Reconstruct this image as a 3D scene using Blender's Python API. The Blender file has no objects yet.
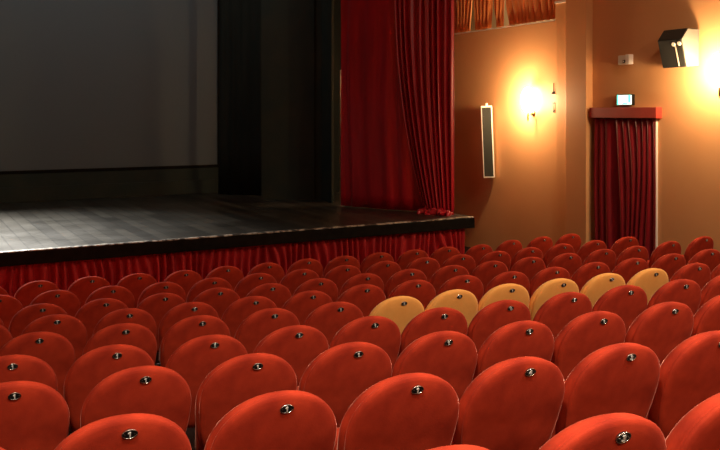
import bpy, bmesh, math, random
from mathutils import Vector, Matrix, noise
random.seed(7)
PI = math.pi
SC = bpy.context.scene
COL = SC.collection

# ------------------------------------------------------------------ camera
F, TH, HORIZON, CZ = 840.0, math.radians(29.0), 112.0, 2.9
cam_data = bpy.data.cameras.new('camera')
cam = bpy.data.objects.new('camera', cam_data); COL.objects.link(cam)
cam.location = (0, 0, CZ); cam.rotation_euler = (PI/2, 0, -TH)
cam_data.sensor_width = 36; cam_data.lens = F/720*36
cam_data.shift_y = -(225-HORIZON)/720
cam_data.clip_start = .05; cam_data.clip_end = 200
SC.camera = cam
vs = SC.view_settings
vs.view_transform = 'Standard'; vs.look = 'None'; vs.gamma = 1; vs.use_curve_mapping = False
vs.exposure = 0.0

# ------------------------------------------------------------------ materials
def new_mat(name):
    m = bpy.data.materials.new(name); m.use_nodes = True
    nt = m.node_tree
    return m, nt, nt.nodes['Principled BSDF']

def lin(r, g, b):
    f = lambda c: (c/255/12.92) if c/255 <= .04045 else ((c/255+.055)/1.055)**2.4
    return (f(r), f(g), f(b), 1)

def mat(name, col, rough=.5, metal=0, spec=.5, col2=None, scale=4, detail=4, bump=0, bscale=60,
        sheen=0, sheen_rough=.4, sheen_tint=None, stretch=None, coat=0, lo=.35, hi=.65):
    m, nt, p = new_mat(name)
    p.inputs['Base Color'].default_value = col
    p.inputs['Roughness'].default_value = rough
    p.inputs['Metallic'].default_value = metal
    p.inputs['Specular IOR Level'].default_value = spec
    p.inputs['Coat Weight'].default_value = coat
    if sheen:
        p.inputs['Sheen Weight'].default_value = sheen
        p.inputs['Sheen Roughness'].default_value = sheen_rough
        p.inputs['Sheen Tint'].default_value = sheen_tint or (1, 1, 1, 1)
    tc = nt.nodes.new('ShaderNodeTexCoord'); mp = nt.nodes.new('ShaderNodeMapping')
    nt.links.new(tc.outputs['Object'], mp.inputs['Vector'])
    if stretch: mp.inputs['Scale'].default_value = stretch
    if col2:
        n = nt.nodes.new('ShaderNodeTexNoise'); n.inputs['Scale'].default_value = scale
        n.inputs['Detail'].default_value = detail
        r = nt.nodes.new('ShaderNodeValToRGB')
        r.color_ramp.elements[0].color = col; r.color_ramp.elements[1].color = col2
        r.color_ramp.elements[0].position = lo; r.color_ramp.elements[1].position = hi
        nt.links.new(mp.outputs[0], n.inputs['Vector']); nt.links.new(n.outputs['Fac'], r.inputs['Fac'])
        nt.links.new(r.outputs['Color'], p.inputs['Base Color'])
    if bump:
        n = nt.nodes.new('ShaderNodeTexNoise'); n.inputs['Scale'].default_value = bscale
        n.inputs['Detail'].default_value = 3
        b = nt.nodes.new('ShaderNodeBump'); b.inputs['Strength'].default_value = bump
        b.inputs['Distance'].default_value = .01
        nt.links.new(mp.outputs[0], n.inputs['Vector']); nt.links.new(n.outputs['Fac'], b.inputs['Height'])
        nt.links.new(b.outputs['Normal'], p.inputs['Normal'])
    return m

def emit(name, col, strength):
    m, nt, p = new_mat(name)
    p.inputs['Base Color'].default_value = col
    p.inputs['Emission Color'].default_value = col
    p.inputs['Emission Strength'].default_value = strength
    return m

M = {}
M['seat_red'] = mat('red seat velvet', (.27, .022, .010, 1), .8, spec=.1, col2=(.52, .050, .019, 1), scale=5.5, detail=8, lo=.32, hi=.68,
                    bump=.06, bscale=120, sheen=.55, sheen_rough=.2, sheen_tint=(1, .5, .38, 1))
M['seat_yellow'] = mat('yellow seat velvet', (.88, .38, .085, 1), .75, spec=.2, col2=(.95, .46, .12, 1), scale=5, detail=6,
                       bump=.12, bscale=120, sheen=.45, sheen_rough=.35, sheen_tint=(1, .85, .6, 1))
M['curtain'] = mat('crimson stage velvet', (.38, .003, .014, 1), .36, spec=.6, col2=(.46, .006, .020, 1), scale=3,
                   stretch=(3, 3, .4), bump=.1, bscale=80, sheen=1, sheen_rough=.25, sheen_tint=(1, .5, .5, 1))
M['skirt'] = mat('red skirt cloth', (.34, .008, .012, 1), .65, spec=.3, col2=(.45, .014, .018, 1), scale=4,
                 stretch=(3, 3, .6), bump=.15, bscale=60, sheen=.4, sheen_rough=.35, sheen_tint=(1, .3, .3, 1))
M['door_curtain'] = mat('wine red door velvet', (.17, .003, .010, 1), .5, spec=.4, col2=(.24, .006, .014, 1), scale=4,
                        stretch=(3, 3, .4), bump=.1, bscale=80, sheen=.8, sheen_rough=.3, sheen_tint=(1, .5, .45, 1))
M['orange_curtain'] = mat('rust orange drape cloth', (.62, .20, .06, 1), .6, spec=.3, col2=(.72, .28, .09, 1), scale=5,
                          stretch=(3, 3, .4), sheen=.4, sheen_tint=(1, .7, .5, 1))
M['wall'] = mat('ochre painted plaster', (.66, .33, .14, 1), .5, spec=.35, col2=(.72, .38, .17, 1), scale=.7, detail=6,
                bump=.05, bscale=30, lo=.3, hi=.7)
M['cream'] = mat('cream wall paint', (.80, .70, .42, 1), .7)
M['white'] = mat('white enamel', (.82, .79, .72, 1), .4)
M['hem'] = mat('pale hem cord', (.9, .84, .72, 1), .6)
M['ceiling'] = mat('warm white ceiling paint', (.62, .50, .36, 1), .8, col2=(.66, .54, .4, 1), scale=1)
M['carpet'] = mat('dark brown carpet', (.018, .008, .006, 1), .95, spec=.05, col2=(.026, .012, .009, 1), scale=40, bump=.3, bscale=200)
M['black_paint'] = mat('black stage paint', (.005, .005, .004, 1), .5, spec=.06, col2=(.010, .009, .008, 1), scale=9, bump=.2, bscale=25)
M['worn_edge'] = mat('worn pale stage nosing', (.42, .38, .32, 1), .5, col2=(.02, .018, .015, 1), scale=14, detail=8, lo=.42, hi=.58)
M['black_cloth'] = mat('black masking cloth', (.020, .023, .020, 1), .95, spec=.03, col2=(.026, .029, .025, 1), scale=2, stretch=(2, 2, .3))
M['charcoal_flat'] = mat('charcoal painted flat', (.028, .038, .036, 1), .95, spec=.02, col2=(.036, .042, .036, 1), scale=2)
M['screen'] = mat('grey projection cloth', (.105, .128, .145, 1), .95, spec=.03)
M['dark_metal'] = mat('dark metal', (.03, .03, .03, 1), .35, metal=.7)
M['chrome'] = mat('polished chrome', (.62, .58, .54, 1), .22, metal=1)
M['plate'] = mat('black enamel plate', (.008, .008, .008, 1), .3, spec=.5)
M['numeral'] = mat('white numeral paint', (.85, .85, .82, 1), .5)
M['seat_frame'] = mat('dark seat frame enamel', (.02, .012, .01, 1), .5)
M['lintel'] = mat('red lintel paint', (.34, .035, .022, 1), .5, col2=(.40, .045, .028, 1), scale=3)
M['grille'] = mat('black speaker grille', (.018, .018, .016, 1), .6, bump=.4, bscale=220)
M['grey_grille'] = mat('grey green grille cloth', (.012, .014, .010, 1), .7, bump=.4, bscale=220)
M['beige_panel'] = mat('beige speaker side panel', (.17, .17, .15, 1), .6)
M['plastic'] = mat('ivory plastic housing', (.62, .52, .42, 1), .45)
M['lens'] = mat('dark glass lens', (.02, .02, .02, 1), .1, spec=.8)
M['brass'] = mat('dull brass', (.30, .20, .09, 1), .35, metal=.9)
M['lamp_glass'] = emit('glowing sconce glass', (1, .76, .45, 1), 45)
M['exit_green'] = emit('lit green exit panel', (.10, .85, .55, 1), 1.6)
M['exit_white'] = emit('lit white pictogram', (.72, 1, .88, 1), 1.4)
M['downlight'] = emit('ceiling lamp glow', (1, .80, .58, 1), 6)

# stage boards: planks running upstage in mixed dark greys; brighter left comes from the added floor light
def stage_mat():
    m, nt, p = new_mat('black stage boards')
    tc = nt.nodes.new('ShaderNodeTexCoord'); mp = nt.nodes.new('ShaderNodeMapping')
    nt.links.new(tc.outputs['Object'], mp.inputs['Vector'])
    br = nt.nodes.new('ShaderNodeTexBrick'); br.inputs['Scale'].default_value = 1
    br.inputs['Brick Width'].default_value = 3.2; br.inputs['Row Height'].default_value = .19
    br.inputs['Mortar Size'].default_value = .008; br.inputs['Bias'].default_value = 0
    br.inputs['Color1'].default_value = (.018, .017, .014, 1); br.inputs['Color2'].default_value = (.075, .070, .058, 1)
    br.inputs['Mortar'].default_value = (.004, .004, .003, 1)
    mp.inputs['Rotation'].default_value = (0, 0, PI/2)
    nt.links.new(mp.outputs[0], br.inputs['Vector'])
    n = nt.nodes.new('ShaderNodeTexNoise'); n.inputs['Scale'].default_value = 1.6; n.inputs['Detail'].default_value = 8
    nt.links.new(tc.outputs['Object'], n.inputs['Vector'])
    mix = nt.nodes.new('ShaderNodeMixRGB'); mix.blend_type = 'MULTIPLY'; mix.inputs[0].default_value = .6
    nt.links.new(br.outputs['Color'], mix.inputs[1]); nt.links.new(n.outputs['Fac'], mix.inputs[2])
    nt.links.new(mix.outputs[0], p.inputs['Base Color'])
    r = nt.nodes.new('ShaderNodeMapRange'); r.inputs['To Min'].default_value = .25; r.inputs['To Max'].default_value = .5
    nt.links.new(n.outputs['Fac'], r.inputs['Value']); nt.links.new(r.outputs[0], p.inputs['Roughness'])
    b = nt.nodes.new('ShaderNodeBump'); b.inputs['Strength'].default_value = .5; b.inputs['Distance'].default_value = .004
    nt.links.new(br.outputs['Fac'], b.inputs['Height']); b.invert = True
    nt.links.new(b.outputs['Normal'], p.inputs['Normal'])
    return m
M['stage'] = stage_mat()

# ------------------------------------------------------------------ mesh helpers
def link(name, bm, m, parent=None, smooth=False):
    me = bpy.data.meshes.new(name)
    bmesh.ops.recalc_face_normals(bm, faces=bm.faces)
    if smooth:
        for f in bm.faces: f.smooth = True
    bm.to_mesh(me); bm.free()
    me.materials.append(m)
    o = bpy.data.objects.new(name, me); COL.objects.link(o)
    if parent: o.parent = parent
    return o

def box(bm, x0, x1, y0, y1, z0, z1, mtx=None, bevel=0):
    c = [(x, y, z) for x in (x0, x1) for y in (y0, y1) for z in (z0, z1)]
    v = [bm.verts.new(mtx @ Vector(p) if mtx else p) for p in c]
    fs = [bm.faces.new([v[i] for i in q]) for q in ((0, 1, 3, 2), (4, 6, 7, 5), (0, 4, 5, 1), (2, 3, 7, 6), (0, 2, 6, 4), (1, 5, 7, 3))]
    if bevel:
        es = {e for f in fs for e in f.edges}
        bmesh.ops.bevel(bm, geom=list(es), offset=bevel, segments=2, affect='EDGES', profile=.6)
    return bm

def mbox(*a, **k): return box(bmesh.new(), *a, **k)

def cyl(bm, p0, p1, r0, r1=None, seg=16, caps=True):
    r1 = r0 if r1 is None else r1
    p0, p1 = Vector(p0), Vector(p1); d = (p1-p0).normalized()
    a = d.orthogonal().normalized(); b = d.cross(a)
    R = [[bm.verts.new(p + (a*math.cos(t)+b*math.sin(t))*r) for t in [2*PI*i/seg for i in range(seg)]] for p, r in ((p0, r0), (p1, r1))]
    for i in range(seg): bm.faces.new([R[0][i], R[0][(i+1) % seg], R[1][(i+1) % seg], R[1][i]])
    if caps: bm.faces.new(R[0]); bm.faces.new(R[1][::-1])
    return bm

def lathe(bm, prof, centre=(0, 0, 0), seg=24):
    c = Vector(centre); rings = []
    for r, z in prof:
        if r < 1e-5: rings.append([bm.verts.new(c+Vector((0, 0, z)))])
        else: rings.append([bm.verts.new(c+Vector((r*math.cos(2*PI*i/seg), r*math.sin(2*PI*i/seg), z))) for i in range(seg)])
    for A, B in zip(rings, rings[1:]):
        for i in range(seg):
            j = (i+1) % seg
            if len(A) == 1: bm.faces.new([A[0], B[i], B[j]])
            elif len(B) == 1: bm.faces.new([A[i], A[j], B[0]])
            else: bm.faces.new([A[i], A[j], B[j], B[i]])
    return bm

def prism(bm, poly, depth, mtx):
    """poly: (a, b) outline in the local XZ plane, extruded along local Y from 0 to depth"""
    A = [bm.verts.new(mtx @ Vector((a, 0, b))) for a, b in poly]
    B = [bm.verts.new(mtx @ Vector((a, depth, b))) for a, b in poly]
    n = len(poly)
    bm.faces.new(A); bm.faces.new(B[::-1])
    for i in range(n): bm.faces.new([A[i], A[(i+1) % n], B[(i+1) % n], B[i]])
    return bm

def tag(o, label, cat, group=None, kind=None):
    o['label'] = label; o['category'] = cat
    if group: o['group'] = group
    if kind: o['kind'] = kind
    return o
def empty(name, loc, rz=0):
    o = bpy.data.objects.new(name, None); COL.objects.link(o); o.location = loc; o.rotation_euler = (0, 0, rz)
    o.empty_display_size = .1
    return o
def struct(name, bm, m, label=None, parent=None):
    o = link(name, bm, m, parent)
    if not parent:
        o['kind'] = 'structure'
        if label: o['label'] = label
    return o

def at_plane_x(px, py, X):
    """world point seen at pixel (px,py) on the vertical plane x = X"""
    a = math.atan((px-360)/F) + TH
    Y = X/math.tan(a); d = X*math.sin(TH)+Y*math.cos(TH)
    return Vector((X, Y, CZ + (HORIZON-py)*d/F))

# ------------------------------------------------------------------ hall
W = 10.8            # side wall
XL, YB, ZC = -5.0, -4.5, 7.2
HALL_D = 12.7       # depth of the proscenium wall
BACK = 18.2
PHI = 0.0625        # the rows are turned a little against the stage
PROF = [(-6, 1.75), (0, 1.38), (1.9, 1.09), (2.98, .923), (4.03, .763), (5.0, .623), (6.05, .478), (7.06, .356), (8.12, .241), (9.17, .139), (10.26, .041), (10.9, 0)]
def floor_z(x, y):
    t = x*math.sin(PHI)+y*math.cos(PHI)
    if t <= PROF[0][0]: return PROF[0][1]
    for (a, za), (b, zb) in zip(PROF, PROF[1:]):
        if t <= b: return za+(zb-za)*(t-a)/(b-a)
    return 0.0
bm = bmesh.new()
nx, ny = 20, 90
G = [[bm.verts.new((XL+(W-XL)*i/nx, YB+(BACK-YB)*j/ny, floor_z(XL+(W-XL)*i/nx, YB+(BACK-YB)*j/ny))) for j in range(ny+1)] for i in range(nx+1)]
for i in range(nx):
    for j in range(ny): bm.faces.new([G[i][j], G[i+1][j], G[i+1][j+1], G[i][j+1]])
e0 = [e for e in bm.edges if e.is_boundary]
ex = bmesh.ops.extrude_edge_only(bm, edges=e0)
for v in ex['geom']:
    if isinstance(v, bmesh.types.BMVert): v.co.z = -.25
struct('floor', bm, M['carpet'], 'dark brown carpeted floor sloping down to the stage')
# side wall with the door opening and the loge opening
dA, dB = at_plane_x(592, 118, W), at_plane_x(656.5, 118, W)     # door jambs
lA, lB = at_plane_x(440, 30, W), at_plane_x(555.5, 22, W)        # loge opening
LZ = 4.60; DZ = dB.z + .02
bm = bmesh.new()
T = .3
LT = 6.3
segs = [(YB, dB.y, [(0, ZC)]), (dB.y, dA.y, [(DZ, ZC)]), (dA.y, lB.y, [(0, ZC)]), (lB.y, lA.y, [(0, LZ), (LT, ZC)]), (lA.y, BACK+.3, [(0, ZC)])]
for y0, y1, zs in segs:
    for z0, z1 in zs: box(bm, W, W+T, y0, y1, z0, z1)
bmesh.ops.remove_doubles(bm, verts=bm.verts, dist=1e-4)
struct('wall_right', bm, M['wall'], 'ochre orange plaster side wall lit by sconces')
# room behind the opening, and corridor behind the door
struct('wall_loge', mbox(W+1.6, W+1.7, lB.y-.6, lA.y+3.5, LZ-1, LT+.2), M['cream'], 'cream wall behind the orange drapes')
struct('wall_corridor', mbox(W+1.2, W+1.3, dB.y-1, dA.y+1, -.2, 4), M['black_cloth'], 'dark corridor wall behind the door curtain')
struct('wall_rear', mbox(XL-.3, W+.3, YB-.3, YB, 0, ZC), M['wall'])
struct('wall_left', mbox(XL-.3, XL, YB, HALL_D+.3, 0, ZC), M['wall'])
struct('wall_front', mbox(XL, W, HALL_D+1.6, HALL_D+1.9, 5.9, ZC), M['wall'], 'ochre header wall over the stage opening')
struct('ceiling', mbox(XL-.3, W+.3, YB-.3, HALL_D+1.9, ZC, ZC+.2), M['ceiling'])
# pilaster in two steps
pA, pB = at_plane_x(565.5, 60, W-.16), at_plane_x(586, 60, W-.16)
bm = mbox(W-.16, W, pB.y, pA.y, 0, ZC, bevel=.008)
struct('trim_1', bm, M['wall'], 'broad ochre pilaster left of the curtained door')
qA = at_plane_x(556, 60, W-.05)
struct('trim_2', mbox(W-.05, W, pA.y, qA.y, 0, ZC-.01, bevel=.004), M['wall'], 'narrow ochre strip along the left side of the pilaster')
qz = at_plane_x(560, 2, W-.06)
struct('trim_3', mbox(W-.09, W-.05, pA.y, qA.y, qz.z-.02, qz.z+.02), M['white'], 'thin white ledge across the top of the narrow wall strip')

# ------------------------------------------------------------------ stage
SY, SX1, SZ, FT = 11.5, 8.52, 1.135, .19
XS0 = -3.4
bm = bmesh.new()
box(bm, XS0, SX1, SY, BACK, SZ-FT, SZ)
st = struct('floor_stage', bm, M['stage'], 'black wooden stage floor with boards in mixed dark greys')
# fascia with a bevelled black nosing, worn on the arris
bm = bmesh.new(); box(bm, XS0, SX1+.02, SY-.045, SY, SZ-FT, SZ-.004, bevel=.01)
box(bm, SX1, SX1+.045, SY-.045, SY+1.2, SZ-FT, SZ-.004, bevel=.01)
struct('trim_4', bm, M['black_paint'], 'thick black stage fascia above the red skirt')
bm = bmesh.new()
n = 160
A = []
for i in range(n+1):
    x = XS0+(SX1+.02-XS0)*i/n
    w = .022+.016*noise.noise(Vector((x*5, 0, 3)))+.008*noise.noise(Vector((x*23, 0, 1)))
    A.append((bm.verts.new((x, SY-.047, SZ-.004)), bm.verts.new((x, SY-.045+w+.012, SZ+.004)), bm.verts.new((x, SY-.048, SZ-.010-w*.3))))
for a, b in zip(A, A[1:]):
    bm.faces.new([a[0], b[0], b[1], a[1]]); bm.faces.new([a[2], b[2], b[0], a[0]])
struct('trim_5', bm, M['worn_edge'], 'worn pale arris along the stage edge')
# support under the stage
struct('wall_stage_base', mbox(XS0, SX1-.35, SY+.25, SY+.35, 0, SZ-FT), M['black_cloth'])
# stage house
struct('wall_back', mbox(XS0-2, SX1+2.2, BACK, BACK+.2, 0, 7.6), M['black_cloth'], 'black back wall of the stage')
struct('wall_stage_left', mbox(XS0-.3, XS0-.1, HALL_D, BACK, 0, 7.6), M['black_cloth'])
struct('ceiling_stage', mbox(XS0-2, SX1+2.2, HALL_D+1.9, BACK+.2, 7.4, 7.6), M['black_cloth'])

# ------------------------------------------------------------------ cloth
def pleat_sheet(path, z_top, z_bot, amp, period, seed=0, nu=None, nz=24, flare=0.35, thick=.006, drift=.3, shape=None, hem_wave=0):
    """path(u)->(x,y) in plan with u in 0..1; hanging cloth with irregular folds pushed along the path normal"""
    L = 0; N = 60
    P = [Vector(path(i/N)+(0,)) for i in range(N+1)]
    for a, b in zip(P, P[1:]): L += (b-a).length
    nu = nu or int(L/period*14)
    bm = bmesh.new(); V = []
    for i in range(nu+1):
        u = i/nu
        p = Vector(path(u)+(0,)); q = Vector(path(min(1, u+.004))+(0,)) - Vector(path(max(0, u-.004))+(0,))
        t = q.normalized(); nrm = Vector((t.y, -t.x, 0))
        col = []
        for k in range(nz+1):
            w = k/nz; z = z_top+(z_bot-z_top)*w
            s = u*L
            ph = s/period + drift*noise.noise(Vector((s*.9/period*.35, w*1.2+seed, seed*3.1)))*2
            f = math.sin(2*PI*ph)
            f = math.copysign(abs(f)**.75, f)
            f2 = math.sin(2*PI*ph*2.3+seed)*.28*noise.noise(Vector((s*2, w, seed)))*2
            a = amp*(.55+flare*w)*(1+.7*noise.noise(Vector((s*.6/period*.4, seed+5, w*.6))))
            off = a*(f+f2)
            sx = p+nrm*off
            if shape: sx = sx + shape(u, w, t, nrm)
            zz = z
            if hem_wave and k == nz: zz += hem_wave*math.sin(2*PI*ph)
            col.append(bm.verts.new((sx.x, sx.y, zz)))
        V.append(col)
    for i in range(nu):
        for k in range(nz): bm.faces.new([V[i][k], V[i+1][k], V[i+1][k+1], V[i][k+1]])
    return bm
def solid(o, t):
    md = o.modifiers.new('thickness', 'SOLIDIFY'); md.thickness = t; md.offset = 0
    return o

def skirt_path(u):
    L1, L2 = SX1-.12-XS0, 1.2
    s = u*(L1+L2)
    if s < L1: return (XS0+s, SY+.06)
    return (SX1-.12, SY+.06+(s-L1))
o = link('stage_skirt', pleat_sheet(skirt_path, SZ-FT-.002, .03, .060, .12, seed=2, nz=10, flare=.5, drift=.55), M['skirt'], smooth=True)
solid(o, .006); tag(o, 'red pleated skirt cloth hanging below the black stage edge', 'skirt curtain')

# main house curtain, drawn aside; the near half is pulled into deep folds that gather at the foot
cA, cB = Vector((7.33, 13.95)), Vector((8.42, 11.78))
cm = empty('stage_curtain', (7.9, 12.8, SZ))
tag(cm, 'tall crimson velvet curtain drawn to the right end of the stage', 'curtain')
def rel(bm, e):
    for v in bm.verts: v.co = v.co - Vector(e.location)
    return bm
def pathA(u):
    p = cA.lerp(cA.lerp(cB, .80), u); return (p.x-.05*math.sin(PI*u)+.16*max(0, u-.55)/.45, p.y)
o = link('smooth_panel', rel(pleat_sheet(pathA, 7.1, SZ+.012, .022, .34, seed=4, nz=26, flare=.2, drift=.5, nu=150), cm), M['curtain'], cm, True); solid(o, .008)
c0 = cA.lerp(cB, .50)
def pathB(u):
    p = c0.lerp(cB, u); return (p.x-.04-.02*u, p.y)
LB = (cB-c0).length
def gather(u, w, t, nrm):
    # lower down the folds swing towards the near edge and bunch there
    g = max(0, (w-.30)/.70)
    s = g**2.2*(1-u)*.52*LB
    belly = -nrm*(-.0)
    out = Vector((-.10, -.05, 0))*g*math.sin(PI*min(1, u*1.1))*.6
    return t*s + out
bmB = pleat_sheet(pathB, 7.1, SZ+.05, .075, .125, seed=9, nz=60, flare=-.15, drift=.35, nu=260, shape=gather)
o = link('gathered_panel', rel(bmB, cm), M['curtain'], cm, True); solid(o, .008)
# crumpled foot of the gathered half, lying on the boards
bm = bmesh.new()
for k in range(13):
    u = .52+.50*k/12
    p = c0.lerp(cB, u)
    cx, cy = p.x-.12-.07*random.random(), p.y-.03+.06*random.random()
    mt = Matrix.Translation((cx, cy, SZ+.03)) @ Matrix.Rotation(random.uniform(-1.2, 1.2), 4, 'Z') @ Matrix.Rotation(random.uniform(-.5, .5), 4, 'Y') @ Matrix.Diagonal((.13, .035+.02*random.random(), .04+.035*random.random(), 1))
    cb = bmesh.ops.create_icosphere(bm, subdivisions=3, radius=1, matrix=mt)
    for v in cb['verts']:
        d = v.co-Vector((cx, cy, SZ+.03))
        v.co += d*.8*noise.noise(v.co*12)
        v.co.z = max(v.co.z, SZ+.003)
o = link('crumpled_foot', rel(bm, cm), M['curtain'], cm, True)

# orange drapes in the loge opening
lo = empty('window_drapes', (W+.1, (lA.y+lB.y)/2, LZ))
tag(lo, 'rust orange drapes with a white hem in the high wall opening', 'drapes')
yA, yB = lA.y-.02, lB.y+.03
cuts = [yB, at_plane_x(502.0, 10, W).y, at_plane_x(489.5, 10, W).y, at_plane_x(470, 10, W).y, yA]
def hemline(y): return LZ+.10
for i, (a, b) in enumerate(zip(cuts, cuts[1:])):
    wd = b-a
    def pth(u, a=a, b=b): return (W+.09, a+.012+(b-a-.024)*u)
    def shp(u, w, t, nrm, a=a, b=b):
        # each drape narrows towards the foot so that slits open between them
        k = (w-.4)/.6 if w > .4 else 0
        lo_u = 0 if a == yB else 1
        hi_u = 0 if b == yA else 1
        return t*(.5-u)*k*.17*((lo_u if u < .5 else hi_u))
    bm = pleat_sheet(pth, LT-.02, LZ+.055, .035, .15, seed=20+i, nz=16, drift=.5, shape=shp, nu=int(wd/.15*12)+8)
    d = link('drape', rel(bm, lo), M['orange_curtain'], lo, True); solid(d, .006)
bm = bmesh.new()
prev = None
N = 120
for i in range(N+1):
    y = yB+(yA-yB)*i/N
    z = LZ+.018+.018*noise.noise(Vector((y*4, 1, 0)))+.008*noise.noise(Vector((y*15, 1, 0)))
    ring = [bm.verts.new((W+.02+.022*math.cos(t), y, z+.02*math.sin(t))) for t in [2*PI*k/6 for k in range(6)]]
    if prev:
        for k in range(6): bm.faces.new([prev[k], prev[(k+1) % 6], ring[(k+1) % 6], ring[k]])
    prev = ring
link('white_hem', rel(bm, lo), M['hem'], lo, True)

# ------------------------------------------------------------------ door lintel, curtain, post
LA, LB_ = at_plane_x(589.5, 112, W-.14), at_plane_x(656, 112, W-.14)
zt, zb = at_plane_x(656, 107.2, W-.14).z, at_plane_x(656, 118.3, W-.14).z
bm = mbox(W-.14, W-.002, LB_.y, LA.y, zb, zt, bevel=.006)
o = link('door_pelmet', bm, M['lintel']); tag(o, 'red painted pelmet board above the curtained doorway', 'pelmet')
dcA, dcB = at_plane_x(594, 150, W-.07).y, at_plane_x(655, 150, W-.07).y
def dpath(u): return (W-.10, dB.y-.02+(dA.y-dB.y+.06)*(1-u)+.0)
bm = pleat_sheet(lambda u: (W-.07, dcB+(dcA-dcB)*u), zb-.012, floor_z(W, dA.y)+.03, .03, .15, seed=31, nz=40, flare=.5, drift=.8,
                 shape=lambda u, w, t, nrm: t*.10*w*(1-u)*0 - t*.03*math.sin(w*3))
o = link('door_curtain', bm, M['door_curtain'], None, True); solid(o, .007)
tag(o, 'dark wine red curtain hanging in the doorway under the pelmet', 'curtain')
o = link('door_post', mbox(W-.035, W-.003, dB.y-.03, dB.y-.004, .15, zb-.01, bevel=.003), M['white']); tag(o, 'thin white door jamb strip right of the doorway curtain', 'door jamb')

# ------------------------------------------------------------------ exit sign
eA, eB = at_plane_x(616.5, 94.5, W-.07), at_plane_x(635, 94.5, W)
ez0, ez1 = at_plane_x(625, 105.3, W-.07).z, at_plane_x(625, 94.3, W-.07).z
es = empty('exit_sign', (W-.09, (eA.y+eB.y)/2, ez0))
tag(es, 'lit green and white emergency exit sign above the pelmet', 'exit sign')
link('housing', rel(mbox(W-.065, W-.003, eB.y, eA.y, ez0, ez1, bevel=.006), es), M['dark_metal'], es)
link('lit_panel', rel(mbox(W-.069, W-.0655, eB.y+.012, eA.y-.012, ez0+.012, ez1-.012), es), M['exit_white'], es)
# green left field with arrow, running figure and door mark
bm = bmesh.new(); hh = ez1-ez0; yy = lambda f: eA.y-.012-(eA.y-eB.y-.024)*f
def plate(y0, y1, z0, z1, x=W-.0715): box(bm, x, W-.0691, min(y0, y1), max(y0, y1), ez0+hh*z0, ez0+hh*z1)
plate(yy(0), yy(.09), .04, .96)
link('green_border', rel(bm, es), M['exit_green'], es)
bm = bmesh.new()
prism(bm, [(0, 0), (.045, 0), (.045, .13), (0, .13)], .002, Matrix.Translation((W-.0716, yy(.86), ez0+.045)) @ Matrix.Rotation(-PI/2, 4, 'Z') @ Matrix.Translation((-.022, 0, 0)))
link('green_door_mark', rel(bm, es), M['exit_green'], es)
bm = bmesh.new(); plate(yy(.42), yy(.70), .12, .24); link('green_arrow', rel(bm, es), M['exit_green'], es)

# ------------------------------------------------------------------ small detector housing
dA2, dB2 = at_plane_x(618, 56, W-.10), at_plane_x(633.5, 56, W)
z0, z1 = at_plane_x(626, 64.3, W-.10).z, at_plane_x(626, 55, W-.10).z
ds = empty('wall_detector', (W-.05, (dA2.y+dB2.y)/2, z0)); tag(ds, 'small ivory box with a round lens high on the wall above the exit sign', 'detector')
ym = (dA2.y*.3+dB2.y*.7)
link('housing', rel(mbox(W-.10, W-.003, ym, dA2.y, z0, z1, bevel=.006), ds), M['plastic'], ds)
link('front_unit', rel(mbox(W-.112, W-.003, dB2.y, ym-.002, z0, z1+.01, bevel=.006), ds), M['white'], ds)
bm = bmesh.new(); cyl(bm, (W-.099, ym+.035, z0+.05), (W-.122, ym+.035, z0+.05), .028, .024)
link('lens', rel(bm, ds), M['lens'], ds)
bm = bmesh.new(); cyl(bm, (W-.121, ym+.035, z0+.05), (W-.125, ym+.035, z0+.05), .012, .010); link('button', rel(bm, ds), M['hem'], ds)

# ------------------------------------------------------------------ wall speaker
sp0 = at_plane_x(700, 66, W-.02)      # near lower corner at the wall
spk = empty('wall_speaker', (W-.02, sp0.y, sp0.z)); tag(spk, 'black wall speaker with a pale side panel beside the right sconce', 'speaker')
# local: x away from the wall is -X, y along the wall, z up
prof = [(0, .0), (-.27, -.02), (-.39, .40), (-.25, .57), (0, .57)]
mt = Matrix.Translation((W-.04, sp0.y+.02, sp0.z))
bm = prism(bmesh.new(), prof, .44, mt)
bmesh.ops.bevel(bm, geom=list(bm.edges), offset=.008, segments=2, affect='EDGES')
link('cabinet', rel(bm, spk), M['grille'], spk)
bm = prism(bmesh.new(), [(a*.98-.003, b*.97+.005) for a, b in prof], .018, Matrix.Translation((W-.04, sp0.y, sp0.z)))
link('side_panel', rel(bm, spk), M['beige_panel'], spk)

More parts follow.
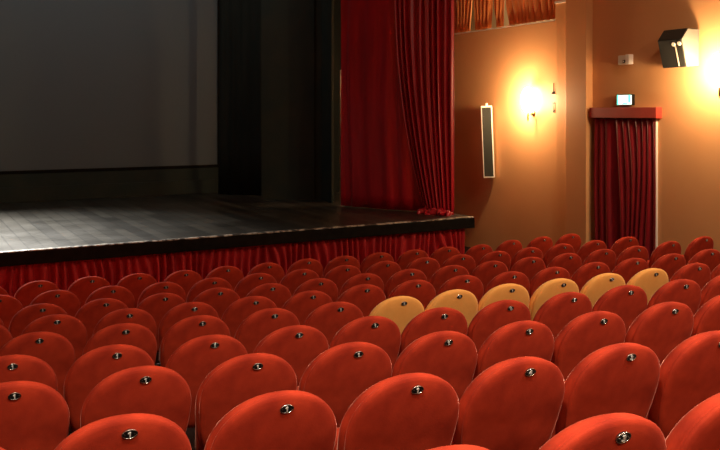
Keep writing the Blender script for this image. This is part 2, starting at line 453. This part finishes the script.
# badge positions of every seat: row -> (badge height, [(x, y), ...])
SEAT_ROWS = {
    0: (1.995, [(1.24, 1.725), (1.774, 1.692), (2.313, 1.658)]),
    1: (1.828, [(0.142, 2.857), (0.686, 2.823), (1.241, 2.787), (1.767, 2.733), (2.294, 2.692), (2.82, 2.642), (3.346, 2.585)]),
    2: (1.668, [(0.456, 3.918), (1.012, 3.863), (1.541, 3.805), (2.066, 3.745), (2.593, 3.703), (3.12, 3.668), (3.655, 3.633), (4.222, 3.6), (4.782, 3.585)]),
    3: (1.528, [(0.558, 4.874), (1.098, 4.805), (1.65, 4.742), (2.178, 4.702), (2.706, 4.683), (3.234, 4.664), (3.768, 4.629), (4.343, 4.61), (4.894, 4.585), (5.446, 4.535), (6.006, 4.52)]),
    4: (1.383, [(0.842, 5.901), (1.397, 5.853), (1.933, 5.818), (2.475, 5.771), (3.002, 5.723), (3.533, 5.655), (4.066, 5.647), (4.597, 5.623), (5.136, 5.581), (5.688, 5.555), (6.228, 5.527), (6.818, 5.52), (7.378, 5.505)]),
    5: (1.261, [(0.568, 6.912), (1.112, 6.878), (1.658, 6.815), (2.186, 6.782), (2.717, 6.748), (3.244, 6.707), (3.797, 6.714), (4.324, 6.665), (4.863, 6.628), (5.388, 6.555), (5.926, 6.534), (6.497, 6.535), (7.051, 6.511), (7.649, 6.509), (8.269, 6.516), (8.829, 6.501)]),
    6: (1.146, [(0.605, 7.9), (1.149, 7.866), (1.686, 7.806), (2.223, 7.772), (2.755, 7.752), (3.282, 7.704), (3.811, 7.697), (4.358, 7.692), (4.903, 7.68), (5.447, 7.641), (6.0, 7.638), (6.56, 7.631), (7.131, 7.623), (7.727, 7.635), (8.273, 7.611), (8.968, 7.672), (9.716, 7.749)]),
    7: (1.044, [(0.899, 8.94), (1.443, 8.906), (1.982, 8.843), (2.515, 8.775), (3.043, 8.748), (3.583, 8.752), (4.112, 8.732), (4.662, 8.714), (5.222, 8.725), (5.77, 8.695), (6.298, 8.665), (6.877, 8.656), (7.44, 8.674), (8.031, 8.699), (8.648, 8.702), (9.307, 8.725)]),
    8: (0.946, [(0.893, 10.042), (1.437, 10.008), (1.999, 9.978), (2.524, 9.895), (3.063, 9.827), (3.6, 9.847), (4.135, 9.812), (4.698, 9.835), (5.229, 9.797), (5.766, 9.797), (6.316, 9.764), (6.845, 9.748), (7.391, 9.682), (8.052, 9.812), (8.681, 9.848), (9.272, 9.865)]),
}

SC_A, SC_B = 160, 140
LAMPS = [(0, -2.4, 165, 125), (4.5, -2.4, 165, 125), (0, .6, 190, 125), (4, .6, 180, 125), (8, 1.2, 170, 140), (8.5, 5.2, 120, 165)]
LAMP_COL = (1, .83, .64)
FLOOR_FILL, SCREEN_FILL = 500, 38

slope = math.atan2(.12, .42)
ft = Matrix.Translation((W-.04-.27, sp0.y, sp0.z-.02)) @ Matrix.Rotation(-slope, 4, 'Y')
link('trim_strip', rel(box(bmesh.new(), -.006, .002, .13, .148, .02, .33, ft), spk), M['plastic'], spk)
for dy, dz in ((.165, .36), (.055, .37)):
    bm = bmesh.new(); cyl(bm, ft @ Vector((.002, dy, dz)), ft @ Vector((-.012, dy, dz)), .034, .03)
    link('horn_disc', rel(bm, spk), M['hem'], spk)
bm = mbox(W-.06, W-.003, sp0.y+.10, sp0.y+.28, sp0.z+.2, sp0.z+.4)
link('wall_bracket', rel(bm, spk), M['dark_metal'], spk)

# ------------------------------------------------------------------ column speaker
cB0 = at_plane_x(492.5, 177.5, W-.09)
cs = empty('column_speaker', (W-.02, cB0.y, cB0.z)); tag(cs, 'tall narrow column speaker with white frame leaning from the wall beside the stage', 'speaker')
tilt = Matrix.Translation((W-.13, cB0.y+.05, cB0.z)) @ Matrix.Rotation(-.05, 4, 'Y') @ Matrix.Rotation(math.radians(48), 4, 'Z')
H = 1.47
link('cabinet', rel(box(bmesh.new(), -.07, .03, -.11, .11, 0, H, tilt, bevel=.006), cs), M['white'], cs)
link('grille', rel(box(bmesh.new(), -.078, -.0695, -.092, .092, .03, H-.03, tilt, bevel=.003), cs), M['grey_grille'], cs)
link('wall_bracket', rel(mbox(W-.14, W-.003, cB0.y+.10, cB0.y+.14, cB0.z+H-.09, cB0.z+H-.05), cs), M['dark_metal'], cs)
link('wall_bracket', rel(mbox(W-.10, W-.003, cB0.y+.10, cB0.y+.14, cB0.z+.05, cB0.z+.09), cs), M['dark_metal'], cs)
link('top_clamp', rel(cyl(bmesh.new(), (W-.19, cB0.y+.07, cB0.z+H-.01), (W-.19, cB0.y+.07, cB0.z+H+.05), .025), cs), M['hem'], cs)

# ------------------------------------------------------------------ sconces
def sconce(px, py, label, power):
    p = at_plane_x(px, py, W-.14)
    e = empty('wall_sconce', (W-.02, p.y, p.z-.30)); tag(e, label, 'wall lamp', 'glowing wall sconces')
    x = W-.14
    bm = bmesh.new(); cyl(bm, (W-.003, p.y, p.z-.22), (W-.03, p.y, p.z-.22), .055, .045); link('wall_plate', rel(bm, e), M['brass'], e, True)
    bm = bmesh.new(); cyl(bm, (W-.03, p.y, p.z-.22), (x, p.y, p.z-.26), .010); cyl(bm, (x, p.y, p.z-.34), (x, p.y, p.z-.14), .016, .012)
    lathe(bm, [(0, -.37), (.018, -.355), (.012, -.335), (0, -.33)], (x, p.y, p.z)); link('arm', rel(bm, e), M['brass'], e, True)
    bm = lathe(bmesh.new(), [(0, -.20), (.06, -.19), (.115, -.10), (.135, .03), (.12, .16), (.07, .26), (0, .29)], (x, p.y, p.z))
    g = link('glass_shade', rel(bm, e), M['lamp_glass'], e, True)
    g.visible_shadow = True
    for dx, dz in ((-.25, 0.02),):
        ld = bpy.data.lights.new('sconce_light', 'POINT'); ld.energy = power; ld.color = (1, .66, .34); ld.shadow_soft_size = .10
        lo_ = bpy.data.objects.new('sconce_light', ld); COL.objects.link(lo_); lo_.location = (x+dx, p.y+.14, p.z+dz)
sconce(528, 102, 'glowing wall sconce left of the pilaster near the column speaker', SC_A)
sconce(719.5, 73, 'glowing wall sconce at the right edge beside the boxy speaker', SC_B)

# small iron hooks left of the pilaster
for k, (py0, py1, lb) in enumerate(((83, 93.5, 'upper of two small dark iron hooks beside the left sconce'), (103, 112, 'lower of two small dark iron hooks beside the left sconce'))):
    a, b = at_plane_x(553.8, py0, W-.02), at_plane_x(553.8, py1, W-.02)
    bm = bmesh.new(); cyl(bm, (W-.02, a.y, b.z), (W-.02, a.y, a.z), .012, .008, seg=8)
    cyl(bm, (W, a.y, b.z+.03), (W-.03, a.y, b.z+.03), .010, seg=8)
    if k == 0: lathe(bm, [(0, -.03), (.035, -.03), (.03, 0), (.0, .01)], (W-.035, a.y, b.z+.02), 12)
    else: box(bm, W-.03, W-.01, a.y-.022, a.y+.022, b.z-.01, b.z+.01); box(bm, W-.03, W-.01, a.y-.022, a.y+.022, a.z-.01, a.z+.01)
    o = link('wall_hook', bm, M['dark_metal']); tag(o, lb, 'hook', 'iron hooks on the wall')

# ------------------------------------------------------------------ on the stage
def on_depth(px, py, Y):
    a = math.atan((px-360)/F)+TH; X = Y*math.tan(a); d = X*math.sin(TH)+Y*math.cos(TH)
    return Vector((X, Y, CZ+(HORIZON-py)*d/F))
pr, pb = on_depth(217.5, 100, 17.6), on_depth(0, 171.2, 17.6)
ps = empty('projection_screen', (1.5, 17.6, SZ)); tag(ps, 'large blank dark grey projection screen at the back of the stage', 'screen')
link('screen_cloth', rel(mbox(XS0+.1, pr.x, 17.60, 17.61, pb.z, 6.6), ps), M['screen'], ps)
bm = bmesh.new(); t_ = .05
box(bm, XS0+.03, pr.x+t_+.02, 17.58, 17.66, pb.z-.06, pb.z-.002); box(bm, pr.x+.002, pr.x+t_+.02, 17.58, 17.66, pb.z, 6.66)
box(bm, XS0+.03, XS0+.098, 17.58, 17.66, pb.z, 6.66); box(bm, XS0+.03, pr.x+t_+.02, 17.58, 17.66, 6.602, 6.66)
link('frame', rel(bm, ps), M['black_paint'], ps)
bm = bmesh.new(); box(bm, XS0+.05, pr.x+.05, 17.5, 17.57, SZ+.002, SZ+.30, bevel=.01); box(bm, XS0+.05, pr.x+.05, 17.56, 17.6, SZ+.30, pb.z-.07)
o = link('masking_board', bm, M['charcoal_flat']); tag(o, 'low dark masking board on the stage under the projection screen', 'board')
# soft black leg between screen and flat
g0, g1 = on_depth(219, 190, 17.2), on_depth(263, 190, 16.4)
bm = pleat_sheet(lambda u: (g0.x+(g1.x-g0.x)*u, 17.2-.8*u), 7.3, SZ+.01, .03, .3, seed=50, nz=6)
o = link('stage_leg_cloth', bm, M['black_cloth'], None, True); solid(o, .006); tag(o, 'black masking cloth hanging right of the projection screen', 'masking curtain')
# angled charcoal flat
f0, f1 = Vector((6.46, 15.75, 0)), Vector((7.53, 15.12, 0))
bm = bmesh.new()
def wallseg(bm, a, b, th, z0, z1):
    d = (b-a).normalized(); n = Vector((d.y, -d.x, 0))
    ang = math.atan2(d.y, d.x); mt = Matrix.Translation((a.x, a.y, 0)) @ Matrix.Rotation(ang, 4, 'Z')
    box(bm, 0, (b-a).length, 0, th, z0, z1, mt)
fl = empty('stage_flat', (7, 15.4, SZ)); tag(fl, 'charcoal painted wooden flat standing left of the crimson curtain', 'stage flat')
wallseg(bm, f0, f1, .06, SZ+.001, 5.85); link('front_panel', rel(bm, fl), M['charcoal_flat'], fl)
f2 = Vector((7.46, 14.50, 0))
bm = bmesh.new(); wallseg(bm, f1+Vector((.02, -.01, 0)), f2, -.05, SZ+.001, 5.85); link('return_panel', rel(bm, fl), M['charcoal_flat'], fl)
bm = bmesh.new(); d_ = (f1-f0).normalized()
wallseg(bm, f0+d_*1.02+Vector((-.01, -.035, 0)), f0+d_*1.06+Vector((-.01, -.035, 0)), .03, SZ+.001, 5.85)
link('edge_batten', rel(bm, fl), M['charcoal_flat'], fl)
gp = on_depth(342.2, 200, 14.9)  # pale strip standing in for light showing through the gap
bm = bmesh.new()
for za, zb_ in ((SZ+.001, 1.55), (1.58, 2.10), (2.13, 3.75)):
    box(bm, gp.x-.035, gp.x+.035, gp.y, gp.y+.05, za, zb_)
box(bm, gp.x-.02, gp.x+.02, gp.y+.01, gp.y+.04, SZ+.001, 3.74)
o = link('lit_gap_strip', bm, M['plastic']); tag(o, 'pale strip standing in for the lit gap left of the crimson curtain', 'light strip')

# ------------------------------------------------------------------ seats
REC = math.radians(18)
PIV = .42
def outline(n=48):
    pts = []
    for i in range(n):
        a = 2*PI*i/n
        s, c = math.sin(a), math.cos(a)
        x = .252*math.copysign(abs(s)**.92, s)
        z = (.235*math.copysign(abs(c)**.96, c)) if c > 0 else -.40*abs(c)
        if c < 0: x = .252*math.copysign(abs(s)**.55, s)*(1-.03*abs(c))
        pts.append((x, z+.335))          # v along the panel, above the pivot
    return pts
def rings_mesh(rings):
    """rings: list of (scale-inset, t); closes at both ends"""
    base = outline(); cx, cz = 0, .27
    bm = bmesh.new(); R = []
    for inset, t in rings:
        if inset is None: R.append([bm.verts.new((0, t, cz))]); continue
        ring = []
        for x, z in base:
            dx, dz = x-cx, z-cz; L = math.hypot(dx, dz); k = max(0, (L-inset)/L)
            ring.append(bm.verts.new((cx+dx*k, t, cz+dz*k-.62*(t+.04))))
        R.append(ring)
    for A, B in zip(R, R[1:]):
        n = max(len(A), len(B))
        for i in range(n):
            j = (i+1) % n
            if len(A) == 1: bm.faces.new([A[0], B[i], B[j]])
            elif len(B) == 1: bm.faces.new([A[i], A[j], B[0]])
            else: bm.faces.new([A[i], A[j], B[j], B[i]])
    return bm
LEAN = Matrix.Translation((0, 0, PIV)) @ Matrix.Rotation(REC, 4, 'X')
def lean(bm, dx=0):
    if dx: bmesh.ops.translate(bm, vec=(dx, 0, 0), verts=bm.verts)
    bmesh.ops.transform(bm, matrix=LEAN, verts=bm.verts); return bm
def backrest_bm():
    return lean(rings_mesh([(None, -.062), (.20, -.060), (.12, -.056), (.06, -.050), (.03, -.044), (.014, -.038), (.005, -.030), (.006, -.022), (.012, -.016),
                            (.006, -.011), (-.002, -.002), (-.004, .012), (0, .030), (.012, .045), (.035, .056), (.09, .064), (None, .070)]))
BV = .335+.235-.060     # badge height along the panel
BT = -.0505
def plate_disc(rx, rz, t0, t1, v=BV, x0=0, seg=24, dome=.0):
    bm = bmesh.new()
    def ring(r, t): return [bm.verts.new((x0+rx*r*math.cos(2*PI*i/seg), t, v+rz*r*math.sin(2*PI*i/seg))) for i in range(seg)]
    R = [ring(1, t0), ring(1, t1+.001), ring(.93, t1), ]
    for A, B in zip(R, R[1:]):
        for i in range(seg): bm.faces.new([A[i], A[(i+1) % seg], B[(i+1) % seg], B[i]])
    c = bm.verts.new((x0, t1-dome, v))
    for i in range(seg): bm.faces.new([R[-1][i], R[-1][(i+1) % seg], c])
    bm.faces.new(R[0][::-1])
    return lean(bm, .018)
def rim_bm(rx, rz, t, r=.0022, seg=28):
    bm = bmesh.new(); prev = first = None
    for i in range(seg):
        a = 2*PI*i/seg; c = Vector((rx*math.cos(a), t, BV+rz*math.sin(a))); n = Vector((math.cos(a), 0, math.sin(a)))
        ring = [bm.verts.new(c+n*r*math.cos(b)+Vector((0, r*math.sin(b), 0))) for b in [2*PI*k/6 for k in range(6)]]
        if prev: [bm.faces.new([prev[k], prev[(k+1) % 6], ring[(k+1) % 6], ring[k]]) for k in range(6)]
        else: first = ring
        prev = ring
    for k in range(6): bm.faces.new([prev[k], prev[(k+1) % 6], first[(k+1) % 6], first[k]])
    return lean(bm, .018)
STROKES = {   # numerals drawn as strokes in a unit cell, x right as read from behind the seat
    '1': [[(-.25, .25), (.05, .5), (.05, -.5)]],
    '3': [[(-.3, .4), (0, .5), (.28, .3), (.0, .05), (.3, -.2), (0, -.5), (-.3, -.38)]],
    '4': [[(.12, -.5), (.12, .5), (-.32, -.15), (.35, -.15)]],
}
def numeral_bm(ch, h=.0175):
    bm = bmesh.new()
    for st_ in STROKES[ch]:
        for (x0, z0), (x1, z1) in zip(st_, st_[1:]):
            p0, p1 = Vector((x0*h, z0*h)), Vector((x1*h, z1*h)); d = (p1-p0).normalized(); n = Vector((-d.y, d.x))*.0021
            q = [p0+n-d*.001, p1+n+d*.001, p1-n+d*.001, p0-n-d*.001]
            A = [bm.verts.new((a.x, BT-.0085, BV+a.y)) for a in q]; B = [bm.verts.new((a.x, BT-.004, BV+a.y)) for a in q]
            bm.faces.new(A); bm.faces.new(B[::-1])
            for i in range(4): bm.faces.new([A[i], A[(i+1) % 4], B[(i+1) % 4], B[i]])
    return lean(bm, .018)
def make_seat(material, digit):
    e = empty('theatre_seat', (0, 0, 0))
    link('backrest', backrest_bm(), material, e, True)
    # tipped-up seat pad standing in front of the back
    mt = Matrix.Translation((0, .165, .36)) @ Matrix.Rotation(math.radians(5), 4, 'X')
    link('seat_pad', box(bmesh.new(), -.20, .20, -.045, .045, 0, .28, mt, bevel=.03), material, e, True)
    link('armrest', box(bmesh.new(), -.268, -.256, .08, .36, .42, .46, bevel=.003), M['seat_frame'], e)
    bm = bmesh.new(); box(bm, -.265, -.259, .10, .16, .02, .42); box(bm, -.268, -.257, .02, .34, -.015, .022)
    link('leg', bm, M['seat_frame'], e)
    bm = bmesh.new(); box(bm, -.262, .24, .06, .09, .34, .39, bevel=.005); link('cross_rail', bm, M['seat_frame'], e)
    pl = link('number_plate', plate_disc(.0245, .0155, BT+.006, BT-.005), M['plate'], e)
    link('plate_rim', rim_bm(.0255, .0165, BT-.0045), M['chrome'], pl, True)
    link('numeral', numeral_bm(digit), M['numeral'], pl)
    for s in (-1, 1): link('rivet', plate_disc(.0026, .0026, BT-.003, BT-.0075, x0=s*.0165, seg=10), M['chrome'], pl)
    return e
def copy_tree(o, parent=None):
    c = o.copy(); COL.objects.link(c)
    if parent: c.parent = parent
    for ch in [k for k in o.children]: copy_tree(ch, c)
    return c
protos = {('red', '1'): make_seat(M['seat_red'], '1'), ('yellow', '1'): make_seat(M['seat_yellow'], '1'),
          ('red', '3'): make_seat(M['seat_red'], '3'), ('red', '4'): make_seat(M['seat_red'], '4')}
used = set()
ROWNAME = {8: 'the front row by the stage', 7: 'the second row from the stage', 6: 'the third row from the stage', 5: 'the row in front of the yellow seats',
           4: 'the yellow seats\' row', 3: 'the row behind the yellow seats', 2: 'the third row from the camera',
           1: 'the second row from the camera', 0: 'the row nearest the camera'}
ORD = ['', 'leftmost', 'second', 'third', 'fourth', 'fifth', 'sixth', 'seventh', 'eighth', 'ninth', 'tenth', 'eleventh', 'twelfth', 'thirteenth', 'fourteenth', 'fifteenth', 'sixteenth', 'seventeenth']
def px_of(x, y, z):
    c, s = math.cos(TH), math.sin(TH); d = x*s+y*c
    return 360+F*(x*c-y*s)/d
off = Vector((0, 0, BV)); bo = LEAN @ Vector((.018, BT, BV))   # badge position in the seat frame
for r, (bz, pts) in SEAT_ROWS.items():
    ny_ = 0
    n = len(pts)
    for i, (x, y) in enumerate(pts):
        px = px_of(x, y, bz)
        yellow = (r == 4 and 400 < px < 662)
        dg = '1'
        if r == 1 and 520 < px < 540: dg = '4'
        if (r == 1 and 620 < px < 640) or (r == 0 and 610 < px < 630): dg = '3'
        key = ('yellow' if yellow else 'red', dg)
        a = pts[max(0, i-1)]; b = pts[min(n-1, i+1)]
        rz = .5*math.atan2(b[1]-a[1], b[0]-a[0]) - .5*PHI
        rz += random.uniform(-.012, .012)
        s = protos[key]
        if key in used: s = copy_tree(protos[key])
        used.add(key)
        offx = Vector((bo.x*math.cos(rz)-bo.y*math.sin(rz), bo.x*math.sin(rz)+bo.y*math.cos(rz)))
        s.location = (x-offx.x, y-offx.y, bz-bo.z); s.rotation_euler = (0, 0, rz)
        if yellow:
            ny_ += 1
            lb = ('golden yellow velvet seat, %s of the six yellow seats' % (ORD[ny_] if ny_ < 2 else ORD[ny_]+' from left')) if ny_ < 6 else 'golden yellow velvet seat, rightmost of the six yellow seats'
            tag(s, lb, 'theatre seat', 'yellow velvet theatre seats')
        else:
            if i == 0: w = 'leftmost'
            elif i == n-1: w = 'rightmost'
            elif i+1 <= (n+1)//2: w = ORD[i+1]+' from left'
            else: w = ORD[n-i]+' from right'
            extra = ''
            if r == 4 and 330 < px < 350: w, extra = 'just left of the yellow ones', ''
            if r == 4 and 690 < px < 705: w, extra = 'just right of the yellow ones', ''
            tag(s, 'red velvet theatre seat, %s in %s' % (w, ROWNAME[r]), 'theatre seat', 'red velvet theatre seats')

# ------------------------------------------------------------------ ceiling lamps and light
def area(name, loc, size, power, col, rot=(0, 0, 0), spread=None, parent=None, shape='DISK', sy=None):
    ld = bpy.data.lights.new(name, 'AREA'); ld.shape = shape; ld.size = size; ld.energy = power; ld.color = col
    if sy: ld.size_y = sy
    if spread: ld.spread = spread
    o = bpy.data.objects.new(name, ld); COL.objects.link(o); o.location = loc; o.rotation_euler = rot
    return o
for (x, y, p, spr) in LAMPS:
    e = empty('ceiling_lamp', (x, y, ZC)); tag(e, 'round ceiling lamp over the audience seats', 'ceiling lamp', 'round ceiling lamps')
    link('housing', lathe(bmesh.new(), [(.30, -.001), (.30, -.10), (.27, -.12), (.26, -.10), (0, -.09)]), M['white'], e, True)
    link('diffuser', lathe(bmesh.new(), [(.255, -.102), (.2, -.115), (0, -.12)]), M['downlight'], e, True)
    area('ceiling_lamp_light', (x, y, ZC-.14), .5, p, LAMP_COL, spread=math.radians(spr))
# added unseen light upstage, imitating a bright screen's reflection on the left boards
area('floor_fill_light', (-.5, 16.9, 6.4), 5.4, FLOOR_FILL, (1, .96, .88), rot=(math.radians(-36), 0, 0), shape='RECTANGLE', sy=.3, spread=math.radians(60))
area('loge_fill_light', (W+1.0, (lA.y+lB.y)/2, 6.1), .5, 45, (1, .78, .5))  # added unseen light to brighten the loge wall and drapes
area('screen_fill_light', (2.6, 14.85, 6.7), 7, SCREEN_FILL, (1, .98, .90), rot=(math.radians(50), 0, 0), shape='RECTANGLE', sy=.3)  # added unseen fill that brightens the screen and flats
w = bpy.data.worlds.new('world'); SC.world = w; w.use_nodes = True
w.node_tree.nodes['Background'].inputs[0].default_value = (.02, .014, .01, 1)
w.node_tree.nodes['Background'].inputs[1].default_value = .3
